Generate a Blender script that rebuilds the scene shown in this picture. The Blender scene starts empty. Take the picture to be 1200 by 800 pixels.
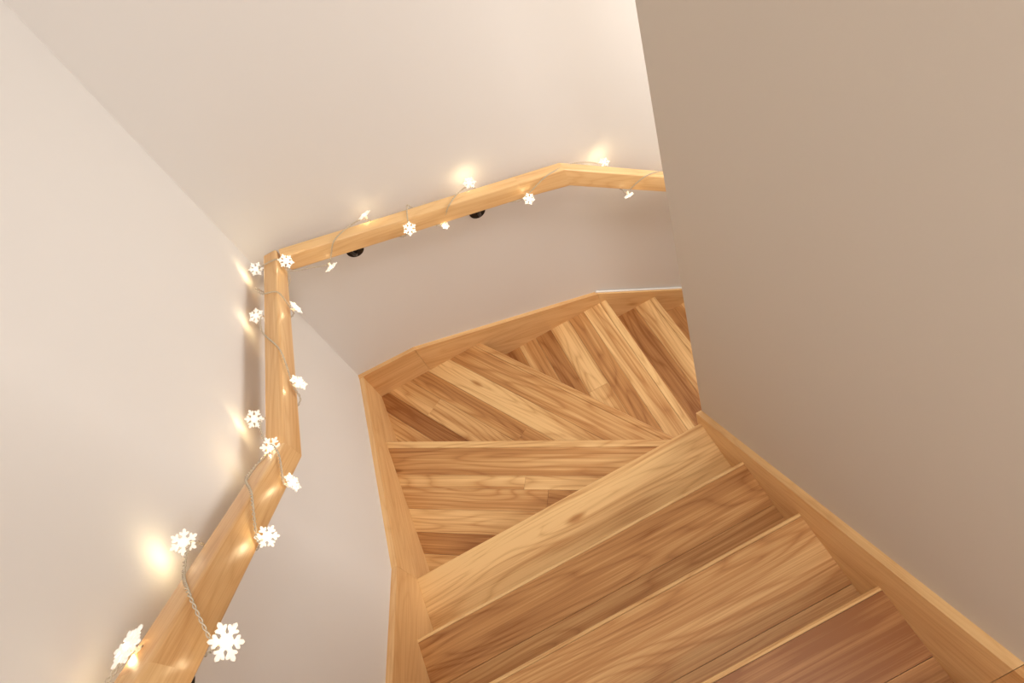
import bpy, bmesh, math, random
from mathutils import Vector, Matrix
random.seed(7)
D = bpy.data; C = bpy.context
C.scene.view_settings.view_transform = 'Standard'
C.scene.view_settings.look = 'None'

# ------------------------------------------------------------------ utils
def link(o, parent=None):
    C.scene.collection.objects.link(o)
    if parent: o.parent = parent
    return o
def empty(name):
    e = D.objects.new(name, None); e.empty_display_size = .1
    return link(e)
def clip(poly, p, n):
    out = []
    for i in range(len(poly)):
        a = poly[i]; b = poly[(i+1) % len(poly)]
        da = (a[0]-p[0])*n[0]+(a[1]-p[1])*n[1]; db = (b[0]-p[0])*n[0]+(b[1]-p[1])*n[1]
        if da >= 0: out.append(a)
        if (da >= 0) != (db >= 0):
            t = da/(da-db); out.append((a[0]+t*(b[0]-a[0]), a[1]+t*(b[1]-a[1])))
    r = []
    for q in out:
        if not r or math.hypot(q[0]-r[-1][0], q[1]-r[-1][1]) > 1e-4: r.append(q)
    if len(r) > 1 and math.hypot(r[0][0]-r[-1][0], r[0][1]-r[-1][1]) < 1e-4: r.pop()
    return r

# ------------------------------------------------------------------ materials
def nn(nt, t, **kw):
    n = nt.nodes.new(t)
    for k, v in kw.items(): setattr(n, k, v)
    return n
def wood_mat(name, light, dark, rough=.36, ring=1.0):
    m = D.materials.new(name); m.use_nodes = True; nt = m.node_tree; L = nt.links
    bs = nt.nodes['Principled BSDF']
    uv = nn(nt, 'ShaderNodeUVMap'); uv.uv_map = 'UVMap'
    at = nn(nt, 'ShaderNodeAttribute'); at.attribute_name = 'tone'
    def scaled(sx, sy):
        v = nn(nt, 'ShaderNodeVectorMath', operation='MULTIPLY'); v.inputs[1].default_value = (sx, sy, 1)
        L.new(uv.outputs[0], v.inputs[0]); return v.outputs[0]
    def noise(sx, sy, det=2, dist=0, rough=.5):
        n = nn(nt, 'ShaderNodeTexNoise'); n.inputs['Scale'].default_value = 1
        n.inputs['Detail'].default_value = det; n.inputs['Distortion'].default_value = dist
        n.inputs['Roughness'].default_value = rough
        L.new(scaled(sx, sy), n.inputs['Vector']); return n.outputs['Fac']
    def math_(op, a, b=None, c=None):
        n = nn(nt, 'ShaderNodeMath', operation=op)
        for i, x in enumerate((a, b, c)):
            if x is None: continue
            if isinstance(x, (int, float)): n.inputs[i].default_value = x
            else: L.new(x, n.inputs[i])
        return n.outputs[0]
    big = noise(.9, 7.0, 1.8, .15)
    rings = math_('PINGPONG', math_('MULTIPLY', big, 15.0), .5)
    rings = math_('POWER', math_('MULTIPLY', rings, 2.0), 2.8)
    fib = noise(4, 360, 3, 0, .6)
    fib2 = noise(1.5, 110, 3, 0, .6)
    streak = noise(.6, 16, 2)
    patch = noise(1.0, 4.5, 1)
    t = at.outputs['Fac']
    s = math_('MULTIPLY_ADD', rings, .24*ring, math_('SUBTRACT', t, .04))
    s = math_('MULTIPLY_ADD', math_('SUBTRACT', fib, .5), .6, s)
    s = math_('MULTIPLY_ADD', math_('SUBTRACT', fib2, .5), .8*ring, s)
    s = math_('MULTIPLY_ADD', math_('SUBTRACT', streak, .5), 1.15*ring, s)
    s = math_('MULTIPLY_ADD', math_('SUBTRACT', patch, .5), .55, s)
    # knots
    vo = nn(nt, 'ShaderNodeTexVoronoi'); vo.inputs['Scale'].default_value = 1
    L.new(scaled(1.8, 6.0), vo.inputs['Vector'])
    k = nn(nt, 'ShaderNodeMapRange', interpolation_type='SMOOTHSTEP')
    k.inputs['From Min'].default_value = .01; k.inputs['From Max'].default_value = .10
    k.inputs['To Min'].default_value = .65*ring; k.inputs['To Max'].default_value = 0
    L.new(vo.outputs['Distance'], k.inputs['Value'])
    s = math_('ADD', s, k.outputs[0])
    cr = nn(nt, 'ShaderNodeValToRGB')
    e = cr.color_ramp.elements
    e[0].position = 0; e[0].color = (*light, 1)
    e[1].position = 1.0; e[1].color = (*dark, 1)
    mid = e.new(.5); mid.color = tuple(math.sqrt(light[i]*dark[i])*1.10 for i in range(3))+(1,)
    L.new(s, cr.inputs[0]); L.new(cr.outputs[0], bs.inputs['Base Color'])
    bs.inputs['Roughness'].default_value = rough
    bs.inputs['Specular IOR Level'].default_value = .4
    bp = nn(nt, 'ShaderNodeBump'); bp.inputs['Strength'].default_value = .06; bp.inputs['Distance'].default_value = .002
    L.new(fib, bp.inputs['Height']); L.new(bp.outputs[0], bs.inputs['Normal'])
    return m
LIGHTW = (.87, .58, .27); DARKW = (.30, .114, .032)
M_tread = wood_mat('hardwood_tread', LIGHTW, DARKW)
M_trim = wood_mat('hardwood_trim', (.86, .56, .265), (.41, .17, .052), .42, .6)
M_rail = wood_mat('hardwood_rail', (.86, .57, .275), (.43, .19, .062), .33, .7)

def plain(name, col, rough=.6, metal=0, emit=None, es=0, noise_bump=False):
    m = D.materials.new(name); m.use_nodes = True; nt = m.node_tree
    b = nt.nodes['Principled BSDF']
    b.inputs['Roughness'].default_value = rough; b.inputs['Metallic'].default_value = metal
    tc = nn(nt, 'ShaderNodeTexCoord'); ns = nn(nt, 'ShaderNodeTexNoise')
    ns.inputs['Scale'].default_value = 1.3 if noise_bump else 30
    nt.links.new(tc.outputs['Object'], ns.inputs['Vector'])
    mx = nn(nt, 'ShaderNodeMix', data_type='RGBA')
    mx.inputs['A'].default_value = (*[c*.97 for c in col], 1); mx.inputs['B'].default_value = (*col, 1)
    nt.links.new(ns.outputs['Fac'], mx.inputs['Factor']); nt.links.new(mx.outputs['Result'], b.inputs['Base Color'])
    if noise_bump:
        n2 = nn(nt, 'ShaderNodeTexNoise'); n2.inputs['Scale'].default_value = 420; n2.inputs['Detail'].default_value = 2
        nt.links.new(tc.outputs['Object'], n2.inputs['Vector'])
        bp = nn(nt, 'ShaderNodeBump'); bp.inputs['Strength'].default_value = .05; bp.inputs['Distance'].default_value = .001
        nt.links.new(n2.outputs['Fac'], bp.inputs['Height']); nt.links.new(bp.outputs[0], b.inputs['Normal'])
    if emit:
        b.inputs['Emission Color'].default_value = (*emit, 1); b.inputs['Emission Strength'].default_value = es
    return m
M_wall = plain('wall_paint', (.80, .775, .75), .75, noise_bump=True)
M_wall_shade = plain('wall_paint_shade', (.655, .59, .515), .75, noise_bump=True)  # wall paint darkened to tan, the right wall's shade put into the colour
M_ceil = plain('ceiling_paint', (.85, .83, .80), .8, noise_bump=True)
M_black = plain('black_metal', (.012, .011, .011), .4, .3)
M_bead = plain('white_bead', (.93, .92, .90), .5)
M_wire = plain('wire_plastic', (.60, .52, .40), .2)
M_flake = plain('frosted_acrylic_lit', (.62, .60, .56), .3, 0, (1, .92, .78), .55)
M_socket = plain('socket_plastic_lit', (.85, .75, .6), .3, 0, (1, .74, .40), .6)
M_bulb = plain('led_bulb_lit', (1, .95, .85), .3, 0, (1, .88, .6), 6)

# ------------------------------------------------------------------ board builder
def add_boards(bm, tl, ul, verts2d, z0, z1, a, b, tone, front=None, frame=None, rad=.009):
    if len(verts2d) < 3: return
    area = sum(verts2d[i][0]*verts2d[(i+1) % len(verts2d)][1]-verts2d[(i+1) % len(verts2d)][0]*verts2d[i][1] for i in range(len(verts2d)))/2
    if abs(area) < 2e-5: return
    if area < 0: verts2d = verts2d[::-1]
    t = bmesh.new()
    top = [t.verts.new((x, y, z1)) for x, y in verts2d]
    bot = [t.verts.new((x, y, z0)) for x, y in verts2d]
    n = len(top)
    t.faces.new(top); t.faces.new(bot[::-1])
    for i in range(n):
        t.faces.new((top[i], bot[i], bot[(i+1) % n], top[(i+1) % n]))
    t.edges.ensure_lookup_table()
    if front:
        p, nrm = front
        fe = []
        for e in t.edges:
            if all(abs(v.co.z-z1) < 1e-5 and abs((v.co.x-p[0])*nrm[0]+(v.co.y-p[1])*nrm[1]) < 2e-3 for v in e.verts): fe.append(e)
        if fe: bmesh.ops.bevel(t, geom=fe, offset=rad, segments=6, affect='EDGES', profile=.5)
    te = [e for e in t.edges if all(abs(v.co.z-z1) < 1e-5 for v in e.verts) and len(e.link_faces) == 2 and abs(e.calc_face_angle(0)) > 1.2]
    if te: bmesh.ops.bevel(t, geom=te, offset=.0012, segments=1, affect='EDGES')
    bmesh.ops.recalc_face_normals(t, faces=t.faces)
    ou, ov = random.uniform(0, 40), random.uniform(0, 40)
    vm = {}
    for v in t.verts: vm[v] = bm.verts.new(v.co)
    for f in t.faces:
        nf = bm.faces.new([vm[v] for v in f.verts])
        for l in nf.loops:
            c = l.vert.co
            l[ul].uv = (c.x*a[0]+c.y*a[1]+ou, c.x*b[0]+c.y*b[1]+(c.z if abs(f.normal.z) < .8 else z1)+ov)
            l[tl] = (tone, tone, tone, 1)
    t.free()

def finish(bm, name, mat, parent=None, matrix=None, smooth=False):
    if matrix is not None: bm.transform(matrix)
    me = D.meshes.new(name); bm.to_mesh(me); bm.free()
    me.materials.append(mat)
    o = D.objects.new(name, me); link(o, parent)
    return o
def newbm():
    bm = bmesh.new(); ul = bm.loops.layers.uv.new('UVMap'); tl = bm.loops.layers.float_color.new('tone')
    return bm, ul, tl

stairs = empty('winder_staircase')
TH = .03
def tread(name, poly, z, p, q, widths, tones, splits=False):
    a = Vector((q[0]-p[0], q[1]-p[1])).normalized()
    b = Vector((-a.y, a.x))
    cx = sum(v[0] for v in poly)/len(poly); cy = sum(v[1] for v in poly)/len(poly)
    if (cx-p[0])*b.x+(cy-p[1])*b.y < 0: b = -b
    bm, ul, tl = newbm()
    d = 0; i = 0
    while d < 1.3:
        w = widths[i] if i < len(widths) else random.uniform(.075, .105)
        tn = tones[i] if i < len(tones) else random.uniform(.15, .75)
        g = .0005
        s = clip(poly, (p[0]+b.x*(d+(g if d else -.001)), p[1]+b.y*(d+(g if d else -.001))), b)
        s = clip(s, (p[0]+b.x*(d+w-g), p[1]+b.y*(d+w-g)), -b) if s else s
        if len(s) >= 3:
            front = ((p[0], p[1]), (b.x, b.y)) if d == 0 else None
            pieces = [s]
            if splits and i > 0:
                us = [v[0]*a.x+v[1]*a.y for v in s]; lo, hi = min(us), max(us)
                if hi-lo > .6 and random.random() < .45:
                    cu = random.uniform(lo+.2, hi-.2)
                    c0 = (a.x*cu, a.y*cu)
                    pieces = [clip(s, (c0[0]+a.x*g, c0[1]+a.y*g), a), clip(s, (c0[0]-a.x*g, c0[1]-a.y*g), -a)]
            for k, pc in enumerate(pieces):
                add_boards(bm, tl, ul, pc, z-TH, z, a, b, tn+(random.uniform(-.25, .25) if k else 0), front)
        d += w; i += 1
    return finish(bm, name, M_tread, stairs)

def riser(name, p, q, back, ztop, zbot, tone=.4):
    b = Vector(back).normalized()
    a = Vector((q[0]-p[0], q[1]-p[1])).normalized()
    P = [(p[0]+b.x*.03, p[1]+b.y*.03), (q[0]+b.x*.03, q[1]+b.y*.03)]
    poly = [P[0], P[1], (P[1][0]+b.x*.018, P[1][1]+b.y*.018), (P[0][0]+b.x*.018, P[0][1]+b.y*.018)]
    bm, ul, tl = newbm()
    add_boards(bm, tl, ul, poly, zbot, ztop, a, b, tone)
    finish(bm, name, M_tread, stairs)

xL, xR, yB = -.665, .425, 2.03
RISE, RUN = .178, .25
def zst(k): return -2.153+RISE*(3-k)
spec = {3: ([.30], [.08]), 2: ([.012, .14, .16], [.16, .62, .44]), 1: ([.012, .185, .12], [.16, .46, .26]), 0: ([.012, .14, .16], [.34, .86, .62]), -1: ([.14, .16], [.4, .5])}  # thin pale front strips paint the light on the nosing edges into the tone
for k in range(-1, 4):
    yn = .98-RUN*(3-k); z = zst(k)
    poly = [(xL, yn), (xR, yn), (xR, yn-RUN-.03), (xL, yn-RUN-.03)]
    tread('tread_%d' % (k+2), poly, z, (xL, yn), (xR, yn), *spec[k])
    riser('riser_%d' % (k+2), (xL, yn), (xR, yn), (0, -1), z-TH, z-RISE, .35)
z4, z5, z6 = zst(4), zst(5), zst(6)
tread('tread_6', [(xL, .95), (xR, .95), (xR, 1.009), (xL, 1.664)], z4, (xL, 1.664), (xR, 1.009),
      [.032, .115, .055, .085, .09, .08, .09], [.20, .50, .20, .60, .18, .62, .30], True)
riser('riser_6', (xL+.035, 1.643), (xR-.03, 1.027), (-.515, -.857), z4-TH, z5, .4)
tread('tread_7', [(xL, 1.63), (.425, 1.02), (.450, 1.02), (-.132, 2.03), (xL, 2.03)], z5, (-.132, 2.03), (.450, 1.02),
      [.03, .115, .10, .085, .10, .08, .10, .09], [.30, .42, .20, .54, .22, .74, .32, .62], True)
riser('riser_7', (-.105, 1.985), (.42, 1.07), (-.867, -.498), z5-TH, z6, .4)
tread('tread_8', [(.42, 1.02), (.505, 1.02), (.505, 2.03), (-.166, 2.03)], z6, (.505, 1.02), (.505, 2.03),
      [.035, .09, .085, .10, .085, .09, .1], [.30, .26, .58, .18, .68, .34, .72], True)
riser('riser_8', (.505, 1.02), (.505, 2.03), (-1, 0), z6-TH, z6-RISE, .4)
for j in range(0, 6):
    xn = .755+RUN*j; z = zst(7+j)
    tread('tread_%d' % (9+j), [(xn, 1.02), (xn, 2.03), (xn-RUN-.03, 2.03), (xn-RUN-.03, 1.02)], z, (xn, 1.02), (xn, 2.03),
          [.03, .085, .095, .09], [.3, .25, .6, .3])
    riser('riser_%d' % (9+j), (xn, 1.02), (xn, 2.03), (-1, 0), z-TH, z-RISE, .4)
zfloor = zst(13)
bm, ul, tl = newbm()
zl = zst(-2); yy = -.27
first = True
while yy > -2.5:
    w = .03 if first else .09
    lo = max(yy-w, -2.5)
    add_boards(bm, tl, ul, [(xL, lo+.0005), (xR, lo+.0005), (xR, yy-.0005), (xL, yy-.0005)], zl-TH, zl, (1, 0), (0, 1), random.uniform(.25, .6),
               ((0, yy-.0005), (0, 1)) if first else None)
    yy -= w; first = False
finish(bm, 'floor_landing', M_tread)
riser('riser_0', (xL, -.27), (xR, -.27), (0, -1), zl-TH, zl-RISE)
bm, ul, tl = newbm()
xx = 1.9
while xx < 3.5:
    add_boards(bm, tl, ul, [(xx+.0005, 1.0), (min(xx+.09, 3.5), 1.0), (min(xx+.09, 3.5), 2.05), (xx+.0005, 2.05)], zfloor-.03, zfloor, (0, 1), (1, 0), random.uniform(.25, .6))
    xx += .09
finish(bm, 'floor', M_tread)

# ------------------------------------------------------------------ trim (skirt boards)
def skirt(name, tops, drop, mat4, tones, thick=.02):
    bm, ul, tl = newbm()
    for i in range(len(tops)-1):
        (s0, z0), (s1, z1) = tops[i], tops[i+1]
        a = Vector((s1-s0, z1-z0)).normalized(); b = Vector((-a.y, a.x))
        add_boards(bm, tl, ul, [(s0+.0004, z0), (s1-.0004, z1), (s1-.0004, z1-drop), (s0+.0004, z0-drop)], 0, thick, a, b, tones[i])
    return finish(bm, name, M_trim, None, mat4)
mL = Matrix(((0, 0, 1, -.685), (1, 0, 0, 0), (0, 1, 0, 0), (0, 0, 0, 1)))
skirt('trim_1', [(-2.5, zl+.14), (-.42, zl+.14), (-.12, -1.996+.712*1.096), (.976, -1.996), (2.03, -2.321)], .42, mL, [.3, .3, .18, .16])
mB = Matrix(((1, 0, 0, 0), (0, 0, -1, 2.05), (0, 1, 0, 0), (0, 0, 0, 1)))
skirt('trim_2', [(-.685, -2.318), (-.404, -2.33), (.477, -2.618), (2.2, -2.618-.725*1.723), (2.3, zfloor+.14), (3.5, zfloor+.14)], .42, mB, [.2, .24, .2, .3, .3])
mR = Matrix(((0, 0, -1, .445), (1, 0, 0, 0), (0, 1, 0, 0), (0, 0, 0, 1)))
skirt('trim_3', [(-2.5, zl+.14), (-.22, zl+.14), (0.0, -1.30), (1.0, -2.115)], .40, mR, [.3, .3, .16])
mI = Matrix(((1, 0, 0, 0), (0, 0, 1, 1.0), (0, 1, 0, 0), (0, 0, 0, 1)))
skirt('trim_4', [(.445, -2.40), (.62, -2.62), (2.2, -2.62-.712*1.58), (2.3, zfloor+.14), (3.5, zfloor+.14)], .36, mI, [.3, .3, .3, .3])

# ------------------------------------------------------------------ walls
def slab(name, lo, hi, mat, bev=None):
    bm = bmesh.new(); bmesh.ops.create_cube(bm, size=1)
    for v in bm.verts:
        v.co = Vector([lo[i] if v.co[i] < 0 else hi[i] for i in range(3)])
    if bev:
        ed = [e for e in bm.edges if abs(e.verts[0].co.z-e.verts[1].co.z) > .1 and all(abs(v.co.x-bev[0]) < 1e-4 and abs(v.co.y-bev[1]) < 1e-4 for v in e.verts)]
        bmesh.ops.bevel(bm, geom=ed, offset=.004, segments=3, affect='EDGES')
    return finish(bm, name, mat)
ZT, ZB = 1.2, zfloor-.03
slab('wall_left', (-.785, -2.6, ZB), (-.685, 2.15, ZT), M_wall)
slab('wall_back', (-.685, 2.05, ZB), (3.6, 2.15, ZT), M_wall)
slab('wall_right', (.445, -2.5, ZB), (.565, 1.0, ZT), M_wall_shade, (.445, 1.0))
slab('wall_inner', (.565, .88, ZB), (3.5, 1.0, ZT), M_wall_shade)
slab('wall_end', (3.5, .88, ZB), (3.6, 2.05, ZT), M_wall)
slab('wall_rear', (-.685, -2.6, ZB), (.565, -2.5, ZT), M_wall)
slab('ceiling', (-.785, -2.6, ZT), (3.6, 2.15, ZT+.1), M_ceil)

# ------------------------------------------------------------------ handrail
rail = empty('handrail')
def lz(y):
    if y < .99: return -1.198+.804*(.990-y)
    return -1.198-.261*(y-.990)
def lh(y): return .090 if y < .4 else (.090-(y-.4)*.0136 if y < .99 else .080-(y-.99)*.006)
def bz(x):
    if x < .48: return -1.462-.256*(x+.545)
    return -1.7244-.763*(x-.48)
def bh(x): return .073 if x < .3 else (.078 if x < .48 else .088)
def rr(w, h, r=.007, n=4):
    pts = []
    for cx, cy, a0 in ((w-r, h-r, 0), (r, h-r, 90), (r, r, 180), (w-r, r, 270)):
        for i in range(n+1):
            a = math.radians(a0+90*i/n); pts.append((cx+r*math.cos(a), cy+r*math.sin(a)))
    return pts
def sweep(name, secs, tone):
    bm, ul, tl = newbm(); rings = []
    for s in secs: rings.append([bm.verts.new(p) for p in s])
    n = len(rings[0]); U = random.uniform(0, 30)
    for i in range(len(rings)-1):
        ln = (rings[i][0].co-rings[i+1][0].co).length
        per = 0; ou = random.uniform(0, 9)
        for j in range(n):
            k = (j+1) % n
            w = (rings[i][j].co-rings[i][k].co).length
            f = bm.faces.new((rings[i][j], rings[i][k], rings[i+1][k], rings[i+1][j]))
            uvs = ((U, per+ou), (U, per+w+ou), (U+ln, per+w+ou), (U+ln, per+ou))
            for l, uv in zip(f.loops, uvs): l[ul].uv = uv; l[tl] = (tone,)*3+(1,)
            f.smooth = True; per += w
        U += ln
    for r in (rings[0], rings[-1]):
        f = bm.faces.new(r)
        for l in f.loops: l[ul].uv = (l.vert.co.x*8, l.vert.co.z*8); l[tl] = (tone+.15,)*3+(1,)
    bmesh.ops.recalc_face_normals(bm, faces=bm.faces)
    for e in bm.edges:
        if len(e.link_faces) == 2 and e.calc_face_angle(0) > math.radians(24): e.smooth = False
    for r in rings[1:-1]:
        for j in range(n):
            e = bm.edges.get((r[j], r[(j+1) % n]))
            if e: e.smooth = False
    return finish(bm, name, M_rail, rail)
secs = []
for y, yy in ((-.6, -.6), (.4, .4), (.99, .99), (1.978, 1.978)):
    h = lh(y); secs.append([(-.615+px, yy, lz(y)-h+pz) for px, pz in rr(.05, h)])
sweep('rail_side', secs, .26)
secs = []
for x in (-.556, .30, .48, 2.3):
    h = bh(x); secs.append([(x, 1.93+py, bz(x)-h+pz) for py, pz in rr(.05, h)])
sweep('rail_back', secs, .14)

def tube(bm, pts, r, n=8, cap=True):
    rings = []
    for i, p in enumerate(pts):
        p = Vector(p)
        d = (Vector(pts[min(i+1, len(pts)-1)])-Vector(pts[max(i-1, 0)])).normalized()
        up = Vector((0, 0, 1)) if abs(d.z) < .9 else Vector((1, 0, 0))
        s = d.cross(up).normalized(); t = s.cross(d)
        rings.append([bm.verts.new(p+(s*math.cos(2*math.pi*j/n)+t*math.sin(2*math.pi*j/n))*r) for j in range(n)])
    for i in range(len(rings)-1):
        for j in range(n):
            f = bm.faces.new((rings[i][j], rings[i][(j+1) % n], rings[i+1][(j+1) % n], rings[i+1][j])); f.smooth = True
    if cap: bm.faces.new(rings[0][::-1]); bm.faces.new(rings[-1])
def bracket(name, wallpt, n, top):
    bm = bmesh.new(); w = Vector(wallpt); n = Vector(n)
    tube(bm, [w+n*.0005, w+n*.004], .034, 28)
    tube(bm, [w+n*.004, w+n*.018], .012, 16)
    top = Vector(top)
    tube(bm, [w+n*.012, w+n*.045+Vector((0, 0, .012)), w+n*.07+Vector((0, 0, .035)), w+n*.085+Vector((0, 0, .065)), Vector((top.x, top.y, top.z-.004))], .006, 10)
    tube(bm, [top-Vector((0, 0, .006)), top-Vector((0, 0, .0005))], .016, 16)
    finish(bm, name, M_black, rail)
def lbr(name, y): bracket(name, (-.685, y, lz(y)-lh(y)-.085), (1, 0, 0), (-.59, y, lz(y)-lh(y)))
def bbr(name, x): bracket(name, (x, 2.05, bz(x)-bh(x)-.096), (0, -1, 0), (x, 1.955, bz(x)-bh(x)))
lbr('bracket_1', .40); bbr('bracket_2', -.355); bbr('bracket_3', .125); bbr('bracket_4', 1.2); lbr('bracket_5', -.4)
# thin white bead on the back skirt of the lower flight
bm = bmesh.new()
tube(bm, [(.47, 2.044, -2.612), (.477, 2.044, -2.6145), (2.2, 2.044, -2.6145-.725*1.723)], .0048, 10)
finish(bm, 'trim_5', M_bead)

# ------------------------------------------------------------------ fairy lights
fl = empty('fairy_lights')
def Lp(side, y):
    zt = lz(y); zb = zt-lh(y)
    return {'TW': (-.617, y, zt+.003), 'TR': (-.562, y, zt+.003), 'BR': (-.562, y, zb-.003), 'BW': (-.617, y, zb-.003)}[side]
def Bp(side, x):
    zt = bz(x); zb = zt-bh(x)
    return {'TW': (x, 1.983, zt+.003), 'TR': (x, 1.927, zt+.003), 'BR': (x, 1.927, zb-.003), 'BW': (x, 1.983, zb-.003)}[side]
# (rail, side, position, style, scale)
seq = [
 ('B','W',(1.00,1.99,-2.11),0,.8), ('B','R',(.692,1.905,-1.987),1,.8), ('B','W',(.654,1.99,-1.844),0,.85), ('B','R',(.311,1.905,-1.746),0,.85),
 ('B','W',(.1416,1.99,-1.615),0,.95), ('B','R',(-.011,1.935,-1.69),0,.6), ('B','W',(-.09,1.99,-1.575),None,1), ('B','R',(-.127,1.905,-1.598),0,.95),
 ('B','W',(-.243,1.98,-1.509),1,.95), ('B','R',(-.435,1.905,-1.58),1,.95),
 ('L','W',(-.64,1.908,-1.435),0,.9), ('L','R',(-.54,1.891,-1.453),0,1.0), ('L','W',(-.63,1.75,-1.38),None,1), ('L','R',(-.54,1.635,-1.429),2,.95), ('L','W',(-.64,1.608,-1.359),0,.9), ('L','R',(-.54,1.23,-1.303),2,.95),
 ('L','W',(-.64,1.124,-1.229),0,.9), ('L','R',(-.545,.847,-1.155),2,.85), ('L','W',(-.588,.980,-1.180),0,.9), ('L','R',(-.545,.664,-1.011),0,.78),
 ('L','W',(-.635,.667,-.910),0,.82), ('L','R',(-.535,.4315,-.836),0,1.0), ('L','W',(-.605,.441,-.738),1,1.0), ('L','R',(-.54,.20,-.66),0,.9), ('L','W',(-.63,.12,-.48),0,.9)]
flakes = []; path = []
for i, (rl, sd, pos, st, sc) in enumerate(seq):
    pos = Vector(pos)
    if rl == 'L': c = Vector((-.59, pos.y, lz(pos.y)-lh(pos.y)*.5))
    else: c = Vector((pos.x, 1.955, bz(pos.x)-bh(pos.x)*.5))
    out = (pos-c).normalized()
    anc = pos-out*.017 if st is not None else pos
    if st is not None: flakes.append((pos, out, anc, st, sc, rl, sd))
    path.append(anc)
    if i+1 < len(seq):
        r2, s2, p2 = seq[i+1][:3]; p2 = Vector(p2)
        if rl == r2:
            f = Lp if rl == 'L' else Bp
            t0 = pos.y if rl == 'L' else pos.x; t1 = p2.y if rl == 'L' else p2.x
            ks = ('TW', 'TR') if sd == 'W' else ('BR', 'BW')
            path.append(Vector(f(ks[0], t0+(t1-t0)*.3))); path.append(Vector(f(ks[1], t0+(t1-t0)*.68)))
        else:
            path.append(Vector((-.50, 1.926, -1.555))); path.append(Vector((-.56, 1.93, -1.53)))
def cr(p0, p1, p2, p3, t):
    return .5*((2*p1)+(-p0+p2)*t+(2*p0-5*p1+4*p2-p3)*t*t+(-p0+3*p1-3*p2+p3)*t**3)
sm = []
for i in range(len(path)-1):
    p0 = path[max(i-1, 0)]; p1 = path[i]; p2 = path[i+1]; p3 = path[min(i+2, len(path)-1)]
    n = max(3, int((p2-p1).length/.003))
    for k in range(n): sm.append(cr(p0, p1, p2, p3, k/n))
cu = D.curves.new('wire', 'CURVE'); cu.dimensions = '3D'; cu.bevel_depth = .00105; cu.bevel_resolution = 2
ln = 0
offs = []
for i, p in enumerate(sm):
    if i: ln += (p-sm[i-1]).length
    d = (sm[min(i+1, len(sm)-1)]-sm[max(i-1, 0)]).normalized()
    s = d.cross(Vector((.3, .2, .93))).normalized(); t = s.cross(d)
    ph = ln*2*math.pi/.022
    offs.append((s*math.cos(ph)+t*math.sin(ph))*.0019)
for sg in (1, -1):
    sp = cu.splines.new('POLY'); sp.points.add(len(sm)-1)
    for i, p in enumerate(sm): sp.points[i].co = (*(p+offs[i]*sg), 1)
wo = D.objects.new('wire', cu); cu.materials.append(M_wire); link(wo, fl)

def flake_mesh(bm, M):
    def bar(p, q, w, tk=.003):
        p = Vector(p); q = Vector(q); d = (q-p).normalized(); s = Vector((-d.y, d.x))*w/2
        e = q+d*w*.45
        pts = [p+s, q+s, e, q-s, p-s]
        top = [bm.verts.new(M @ Vector((v.x, v.y, tk/2))) for v in pts]; bot = [bm.verts.new(M @ Vector((v.x, v.y, -tk/2))) for v in pts]
        bm.faces.new(top[::-1]); bm.faces.new(bot)
        for i in range(5): bm.faces.new((top[i], top[(i+1) % 5], bot[(i+1) % 5], bot[i]))
    hexa = [(math.cos(math.pi/3*i+.52)*.0110, math.sin(math.pi/3*i+.52)*.0110) for i in range(6)]
    top = [bm.verts.new(M @ Vector((x, y, .0018))) for x, y in hexa]; bot = [bm.verts.new(M @ Vector((x, y, -.0018))) for x, y in hexa]
    bm.faces.new(top); bm.faces.new(bot[::-1])
    for i in range(6): bm.faces.new((top[i], bot[i], bot[(i+1) % 6], top[(i+1) % 6]))
    for i in range(6):
        a = math.pi/3*i; R = Matrix.Rotation(a, 2)
        v = lambda x, y: R @ Vector((x, y))
        bar(v(.006, 0), v(.0265, 0), .0066)
        for sg in (1, -1):
            bar(v(.0145, 0), v(.0203, .0076*sg), .0049)
bf = bmesh.new(); bs_ = bmesh.new(); bb = bmesh.new()
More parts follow.
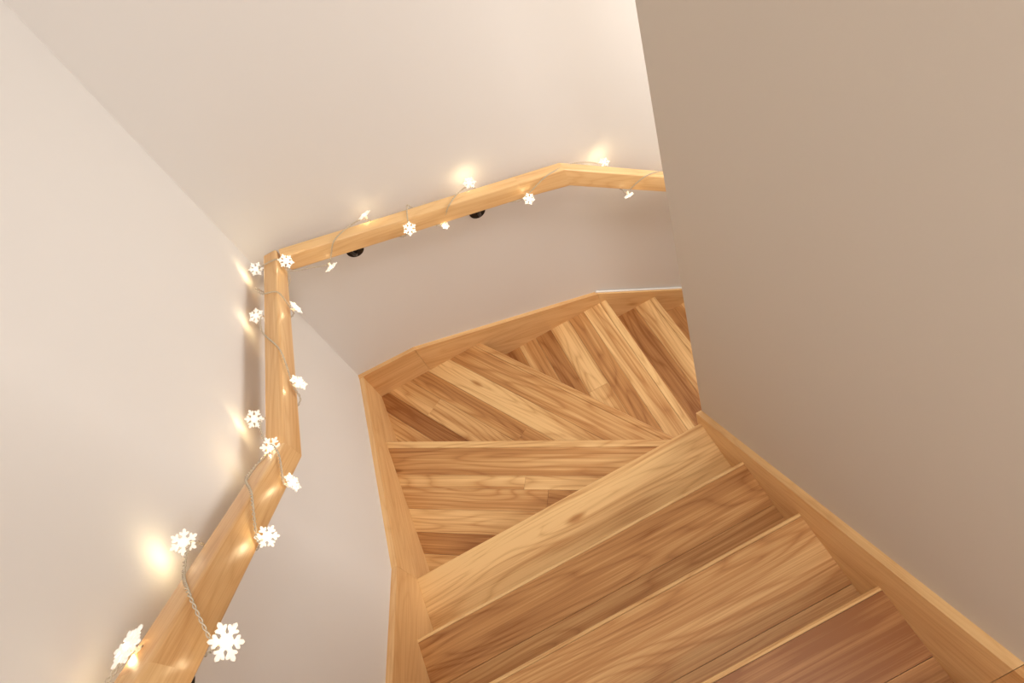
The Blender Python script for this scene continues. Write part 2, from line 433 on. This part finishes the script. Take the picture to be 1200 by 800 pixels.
for i, (pos, out, anc, st, sc, rl, sd) in enumerate(flakes):
    rnd = Vector((random.uniform(-1, 1), random.uniform(-1, 1), random.uniform(-.5, 1)))
    if st == 0: nrm = (out*.3+Vector((.35, -.5, .65))+rnd*.33).normalized()
    elif st == 2: nrm = (out*.5+Vector((.75, .15, .55))+rnd*.2).normalized()
    else: nrm = (Vector((-.25, .45, 1.0))*.8+rnd*.1).normalized()
    q = nrm.to_track_quat('Z', 'Y').to_matrix().to_4x4()
    M = Matrix.Translation(pos) @ q @ Matrix.Rotation(random.uniform(0, 1), 4, 'Z') @ Matrix.Scale(sc*.96, 4)
    flake_mesh(bf, M)
    tip = pos - nrm*.002
    base = pos - nrm*.014 if nrm.dot(out) > -.2 else anc
    tube(bs_, [anc, (anc+base)/2, base], .0028, 8)
    tube(bs_, [base, base.lerp(tip, .5), tip], .0042, 10)
    bmesh.ops.create_icosphere(bb, subdivisions=2, radius=.0046*sc, matrix=Matrix.Translation(pos+nrm*.001))
    wd = Vector((-1, 0, 0)) if rl == 'L' else Vector((0, 1, 0))
    if sd == 'R': wd = -wd+Vector((0, 0, .6))
    ld = D.lights.new('led_%d' % (i+1), 'POINT'); ld.energy = .095; ld.color = (1, .80, .46); ld.shadow_soft_size = .007
    lo = D.objects.new('led_%d' % (i+1), ld); lo.location = pos+wd*.008-nrm*.006; link(lo, fl)
bmesh.ops.recalc_face_normals(bf, faces=bf.faces); bmesh.ops.recalc_face_normals(bs_, faces=bs_.faces)
finish(bf, 'snowflakes', M_flake, fl); finish(bs_, 'sockets', M_socket, fl); finish(bb, 'bulbs', M_bulb, fl)

# ------------------------------------------------------------------ lights
def area(name, loc, aim, size, energy, col):
    l = D.lights.new(name, 'AREA'); l.shape = 'RECTANGLE'; l.size, l.size_y = size; l.energy = energy; l.color = col
    o = D.objects.new(name, l); o.location = loc
    o.rotation_euler = (Vector(aim)-Vector(loc)).to_track_quat('-Z', 'Y').to_euler(); link(o); return o
area('upstairs_light', (.16, -1.0, .55), (-.5, 1.3, -1.2), (.45, .45), 18.5, (1, .975, .965))
area('stairwell_light', (2.0, 1.42, -1.0), (-.6, 1.75, -1.9), (.6, .8), 29, (1, .95, .89))
area('ceiling_light', (.28, .15, 1.12), (-.35, .85, -2.5), (.25, .25), 8.5, (1, .95, .88))
w = D.worlds.new('World'); C.scene.world = w; w.use_nodes = True
w.node_tree.nodes['Background'].inputs[0].default_value = (.9, .8, .7, 1); w.node_tree.nodes['Background'].inputs[1].default_value = .3

# ------------------------------------------------------------------ camera
th = math.atan(620/800); ro = math.radians(28.69)
upc = Vector((0, math.cos(th), math.sin(th))); fw = Vector((0, math.sin(th), -math.cos(th))); X = Vector((1, 0, 0))
cx = X*math.cos(ro)-upc*math.sin(ro); cy = X*math.sin(ro)+upc*math.cos(ro); cz = -fw
cam = D.cameras.new('camera'); cam.lens = 24; cam.sensor_width = 36; cam.clip_start = .02
co = D.objects.new('camera', cam); link(co)
co.matrix_world = Matrix(((cx.x, cy.x, cz.x, 0), (cx.y, cy.y, cz.y, 0), (cx.z, cy.z, cz.z, 0), (0, 0, 0, 1)))
C.scene.camera = co
